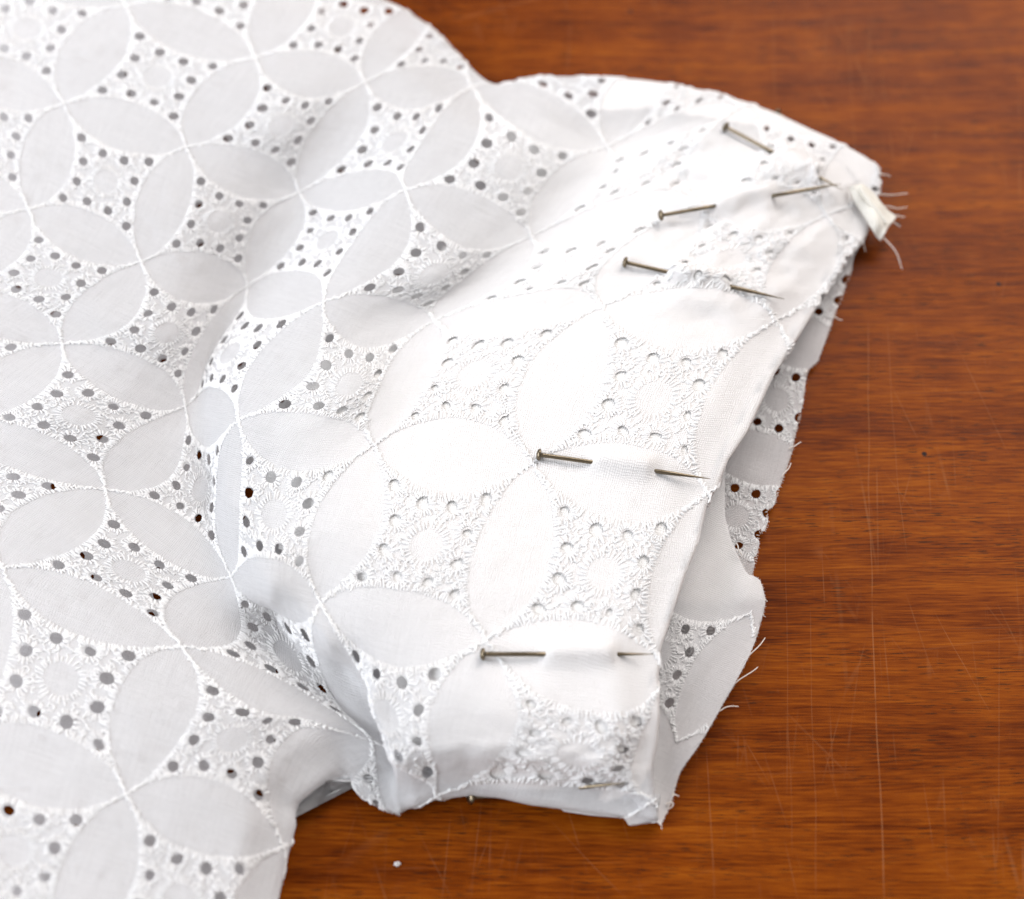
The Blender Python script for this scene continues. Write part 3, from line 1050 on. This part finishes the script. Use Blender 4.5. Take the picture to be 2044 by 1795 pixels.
def cells_in(sheet, poly, i0, i1, j0, j1):
    out = []
    f = np.linspace(0.02, 0.98, 7)
    a, b = np.meshgrid(f, f)
    for i in range(i0, i1):
        for j in range(j0, j1):
            uu, vv = a.ravel() + i, b.ravel() + j
            q = sheet.px(uu, vv)
            if (in_poly(q[:, 0], q[:, 1], poly) & (sheet.kp(uu, vv) > .5)).any():
                out.append((i, j))
    return out


cells_b = cells_in(back, BACK, -10, 2, -4, 8)
# only the strip beyond the cuff shows its stitching
vis = [c for c in cells_b if c[0] >= 0 and -2 <= c[1] <= 2]
hid = [c for c in cells_b if c not in vis]
back_ob, m2 = sheet_cells(back, vis, "back_fabric", sleeve, [M_SHEER, M_EMB], seed=31, trim=BACK)
back_ob["label"] = "raw-edged eyelet strip of the sleeve's back beyond the cuff"
back_ob2, _ = sheet_cells(back, hid, "back_fabric", sleeve, [M_SHEER, M_EMB], seed=32, trim=BACK, motif=False)

# ------------------------------------------------------------------ hem facing: stitched sheer end that sticks out at the lower right
FACE = [(1450, 890), (1447, 960), (1447, 1030), (1457, 1070), (1468, 1099), (1480, 1124), (1491, 1146), (1505, 1150), (1517, 1158), (1522, 1172), (1527, 1190), (1527, 1210), (1522, 1230), (1515, 1255), (1508, 1279), (1494, 1312),
        (1478, 1344), (1458, 1380), (1438, 1414), (1426, 1436), (1413, 1459), (1400, 1480), (1386, 1501), (1370, 1522), (1357, 1542), (1349, 1566), (1344, 1588), (1336, 1612), (1326, 1632), (1319, 1647), (1311, 1640), (1280, 1637), (1240, 1633),
        (1180, 1628), (1125, 1620), (1060, 1560), (1150, 1300), (1300, 1000)]


def face_pos(I, J):
    # pattern joints (1,0) at the upper right, (1,1) at the lower right
    px = 1317 + (I - .5) * 215 - (J - .5) * 146
    py = 1304 + (I - .5) * 95 + (J - .5) * 256
    # lifted towards the cuff it is folded from, resting on the table at the lower corner
    z = 2.6 + 2.4 * smoothstep(1560, 1330, px) * smoothstep(1640, 1250, py) - 1.2 * smoothstep(1480, 1640, py)
    z = z + 0.9 * np.exp(-(((px - 1500) / 40) ** 2 + ((py - 1180) / 40) ** 2)) + 0.25 * value_noise(I * 3, J * 3 + 4, 41)
    z = np.maximum(z, 1.0)
    P = unproj(px, py, z * MM)
    return P, np.ones(px.shape, bool), np.stack([px, py, z], -1)


face = Sheet(-2, 4, -3, 4, 40, face_pos)
cells_f = cells_in(face, FACE, -2, 4, -3, 4)
face_ob, m3 = sheet_cells(face, cells_f, "hem_facing", sleeve, [M_SHEER, M_EMB], seed=51, trim=FACE, plain=lambda c: c[1] < 0 or c[1] > 0,
                          backing=lambda q: np.clip(0.15 + 0.75 * smoothstep(1460, 1520, q[:, 1]) * smoothstep(1350, 1310, q[:, 0]) + 0.5 * smoothstep(1215, 1185, q[:, 1]), 0, 1))
face_ob["label"] = "sheer frayed end of fabric beside the cuff opening, bold fan stitches"


# ------------------------------------------------------------------ seam tape: cream folded tape end at the upper right corner
def seam_tape():
    L = [(1694, 374), (1705, 398), (1717, 418), (1731, 441), (1744, 461), (1750, 471), (1758, 480)]
    R = [(1720, 366), (1738, 378), (1750, 392), (1762, 408), (1774, 421), (1790, 432), (1776, 448)]
    V, F = [], []
    K = 9
    n = 14
    for a in range(n):
        f = a / (n - 1) * (len(L) - 1)
        k = min(int(f), len(L) - 2)
        g = f - k
        l = np.array(L[k]) * (1 - g) + np.array(L[k + 1]) * g
        r = np.array(R[k]) * (1 - g) + np.array(R[k + 1]) * g
        for b in range(K):
            w = b / (K - 1)
            p = l * (1 - w) + r * w
            z = 6.0 - 2.6 * a / (n - 1) + 0.9 * math.sin(math.pi * min(w * 1.25, 1)) ** 1.5 + 0.10 * ((b + a) % 2) + 0.35 * math.sin(a * .9 + w * 3)
            V.append(unproj(p[0], p[1], z * MM))
    for a in range(n - 1):
        for b in range(K - 1):
            F.append((a * K + b, a * K + b + 1, (a + 1) * K + b + 1, (a + 1) * K + b))
    V = np.array(V)
    nb = len(V)
    V2 = V.copy()
    V2[:, 2] -= 0.0003
    F = F + [tuple(q + nb for q in f[::-1]) for f in F]
    ring = [b for b in range(K)] + [a * K + K - 1 for a in range(1, n)] + [(n - 1) * K + b for b in range(K - 2, -1, -1)] + [a * K for a in range(n - 2, 0, -1)]
    for q in range(len(ring)):
        p, r_ = ring[q], ring[(q + 1) % len(ring)]
        F.append((p, p + nb, r_ + nb, r_))
    o = make_mesh("seam_tape", np.concatenate([V, V2]), F, [M_TAPE], sleeve)
    o["label"] = "short cream tape end sticking out of the upper corner"
    # raised cord along the tape
    pts = [unproj(1713 + 55 * f, 372 + 72 * f, (7.05 - 2.5 * f) * MM) for f in np.linspace(0, 1, 24)]
    rad = [0.00042 + 0.0001 * (k % 2) for k in range(24)]
    tv_, tf_ = tube(pts, rad, 8)
    make_mesh("cord", tv_, tf_, [M_TAPE], o)


seam_tape()


# ------------------------------------------------------------------ loose threads along the raw edges
def loose(pts, z0, z1, rad=0.00010):
    P = np.array(pts, float)
    t = np.linspace(0, 1, len(P))
    tt = np.linspace(0, 1, 10)
    x = np.interp(tt, t, P[:, 0])
    y = np.interp(tt, t, P[:, 1])
    if len(P) > 2:
        x = np.convolve(np.pad(x, 1, 'edge'), [.25, .5, .25], 'valid')
        y = np.convolve(np.pad(y, 1, 'edge'), [.25, .5, .25], 'valid')
    z = z0 + (z1 - z0) * tt + 0.25 * np.sin(tt * math.pi)
    x = x + 0.8 * np.sin(tt * 9 + P[0, 0])
    y = y + 0.8 * np.sin(tt * 7 + P[0, 1])
    V, F = tube(unproj(x, y, z * MM), rad * (1 - 0.3 * tt), 6)
    return make_mesh("loose_thread", V, F, [M_LOOSE], sleeve)


for pts, z0, z1 in [
        ([(1752, 345), (1776, 352)], 3.2, 2.6), ([(1748, 388), (1780, 389), (1814, 387)], 3.0, 2.2), ([(1765, 412), (1790, 416), (1811, 414)], 3.2, 2.2),
        ([(1783, 430), (1806, 433)], 3.6, 3.0), ([(1776, 440), (1797, 452)], 3.4, 2.8),
        ([(1762, 472), (1781, 491), (1793, 514), (1802, 539)], 3.4, 0.6), ([(1722, 474), (1727, 503)], 3.0, 1.6),
        ([(1478, 1328), (1505, 1300), (1529, 1272)], 2.6, 1.6), ([(1446, 1384), (1478, 1356), (1515, 1330)], 2.4, 1.4), ([(1434, 1420), (1450, 1411), (1476, 1410)], 2.2, 1.2),
        ([(1576, 896), (1598, 883)], 1.5, 0.9), ([(1560, 952), (1570, 940), (1580, 924)], 1.5, 0.9), ([(1664, 632), (1680, 640)], 1.5, 0.8), ([(1606, 746), (1614, 738)], 1.5, .9),
        ([(1340, 1592), (1348, 1586), (1356, 1590)], 1.6, 1.0), ([(1330, 1604), (1342, 1602), (1344, 1610), (1334, 1614)], 1.8, 1.6), ([(1524, 1196), (1532, 1200)], 3.0, 2.4),
        ([(1470, 1085), (1480, 1110)], 4.6, 4.0), ([(1520, 1222), (1527, 1232)], 2.6, 2.0), ([(1316, 1640), (1322, 1655)], 1.4, .6)]:
    loose(pts, z0, z1)


# short fuzz of cut yarn ends along the raw edges, too many to count
def fringe(poly, sheet_z, i0, i1, step, ln):
    V, F = [], []
    P = np.array(poly[i0:i1 + 1], float)
    seg = np.linalg.norm(np.diff(P, axis=0), axis=1)
    cum = np.concatenate([[0], np.cumsum(seg)])
    s = 0.0
    while s < cum[-1]:
        k = min(np.searchsorted(cum, s, 'right') - 1, len(seg) - 1)
        f = (s - cum[k]) / seg[k]
        p = P[k] + (P[k + 1] - P[k]) * f
        t = (P[k + 1] - P[k]) / seg[k]
        nrm = np.array([-t[1], t[0]])
        if nrm[0] < 0:
            nrm = -nrm
        a = random.uniform(-.6, .6)
        d = nrm * math.cos(a) + t * math.sin(a)
        l = random.uniform(.3, 1) * ln
        z = sheet_z(p)
        pts = [unproj(*(p - d * 3), z * MM), unproj(*(p + d * l * .5), (z + .05) * MM), unproj(*(p + d * l), (z - .1) * MM)]
        v, q = tube(pts, [0.00006, 0.00005, 0.00003], 4)
        F.append(q + len(V) * 12)
        V.append(v)
        s += random.uniform(.5, 1.5) * step
    o = make_mesh("edge_fuzz", np.concatenate(V), np.concatenate(F), [M_LOOSE], sleeve)
    o["kind"] = "stuff"


fringe(BACK, lambda p: 1.3, 10, 32, 6.0, 4)
fringe(FACE, lambda p: 2.4, 4, 29, 5.0, 3)


# ------------------------------------------------------------------ pins
def surf_z(x, y):
    PX = outer.PX
    d = (PX[..., 0] - x) ** 2 + (PX[..., 1] - y) ** 2
    m = d < 12 ** 2
    if not m.any():
        m = d <= d.min()
    zz = PX[..., 2][m]
    return float(np.percentile(zz, 70))


def pin(head, tip, z_at, label, radius=0.00030):
    """one dressmaker's pin: head disc, tapered shaft"""
    h, t = np.array(head, float), np.array(tip, float)
    fs = np.linspace(0, 1, 28)
    pts = np.array([unproj(*(h + (t - h) * f), z_at(f) * MM) for f in fs])
    root = empty("dress_pin", pts[0])
    root["label"] = label
    root["category"] = "pin"
    root["group"] = "pins holding the cuff"
    L = np.linalg.norm(pts[-1] - pts[0])
    dist_tip = (1 - fs) * L
    rad = radius * np.clip(dist_tip / 0.0055, 0.06, 1) ** 0.75
    V, F = tube(pts - pts[0], rad, 12)
    s = make_mesh("shaft", V, F, [M_PIN], root)
    # head: a small domed disc
    ax = pts[1] - pts[0]
    ax /= np.linalg.norm(ax)
    prof = [(-0.00045, 0.00005), (-0.00042, 0.00045), (-0.00028, 0.00072), (-0.00008, 0.00086), (0.00008, 0.00084), (0.00018, 0.0007), (0.00022, 0.00034), (0.0006, 0.0003)]
    hp = np.array([ax * a for a, _ in prof])
    V, F = tube(hp, [b for _, b in prof], 20)
    make_mesh("head", V, F, [M_PIN], root)
    return root


for (h, a, b, t, lab) in PINS:
    zs = [surf_z(*q) for q in (h, a, b, t)]
    H = np.array(h, float)
    T_ = np.array(t, float)
    LL = np.linalg.norm(T_ - H)
    ff = [np.linalg.norm(np.array(q, float) - H) / LL for q in (h, a, b, t)]
    co = np.polyfit(ff, zs, 2)
    lift = 0.5 + (1.0 if "over another" in lab else 0.4 if "nearest the top" in lab else 0.0)
    pin(h, t, lambda f, co=co, lift=lift, ff=ff, lab=lab: float(np.polyval(co, f)) + lift - (1.5 if 'over another' in lab else 0.55) * float(smoothstep(ff[1] - .03, ff[1] + .08, f) * smoothstep(ff[2] + .03, ff[2] - .08, f)) + (0.25 * max(0, 0.12 - f) / 0.12) + 0.55 * float(smoothstep(ff[2] - .02, min(ff[2] + .15, 1.0), f)), lab)
# pin along the bottom edge: head under the rolled edge, point over the facing
pin((940, 1593), (1249, 1563), lambda f, co=np.polyfit([0, .5, .84, 1.0], [2.2, 2.6, surf_z(1198, 1570) + .7, surf_z(1249, 1563) + 1.6], 3): float(np.polyval(co, f)), "steel pin along the bottom edge, its head against the dark table")
# pin whose head peeps out behind the upper edge
pin((1551, 226), (1640, 300), lambda f: 3.2 - 1.6 * f, "steel pin with only its head peeping over the upper cuff edge")

# ------------------------------------------------------------------ crumb on the table
me_pts = []
for k in range(14):
    a = k / 14 * 2 * math.pi
    me_pts.append((math.cos(a), math.sin(a)))
CV, CF = [], []
for ring, (zz, rr) in enumerate([(0.0, 0.75), (0.00018, 1.0), (0.0004, 0.8), (0.00052, 0.3)]):
    for (cx, cy) in me_pts:
        j = 1 + random.uniform(-.25, .25)
        CV.append((cx * rr * j * 0.00045, cy * rr * j * 0.00032, zz * random.uniform(.8, 1.1) + 0.00002))
for q in range(3):
    for k in range(14):
        CF.append((q * 14 + k, q * 14 + (k + 1) % 14, (q + 1) * 14 + (k + 1) % 14, (q + 1) * 14 + k))
crumb = make_mesh("crumb", np.array(CV), CF, [M_THREAD])
crumb.location = unproj(793, 1726, 0.0)
crumb["label"] = "tiny white crumb of lint on the bare table near the bottom"
crumb["category"] = "crumb"
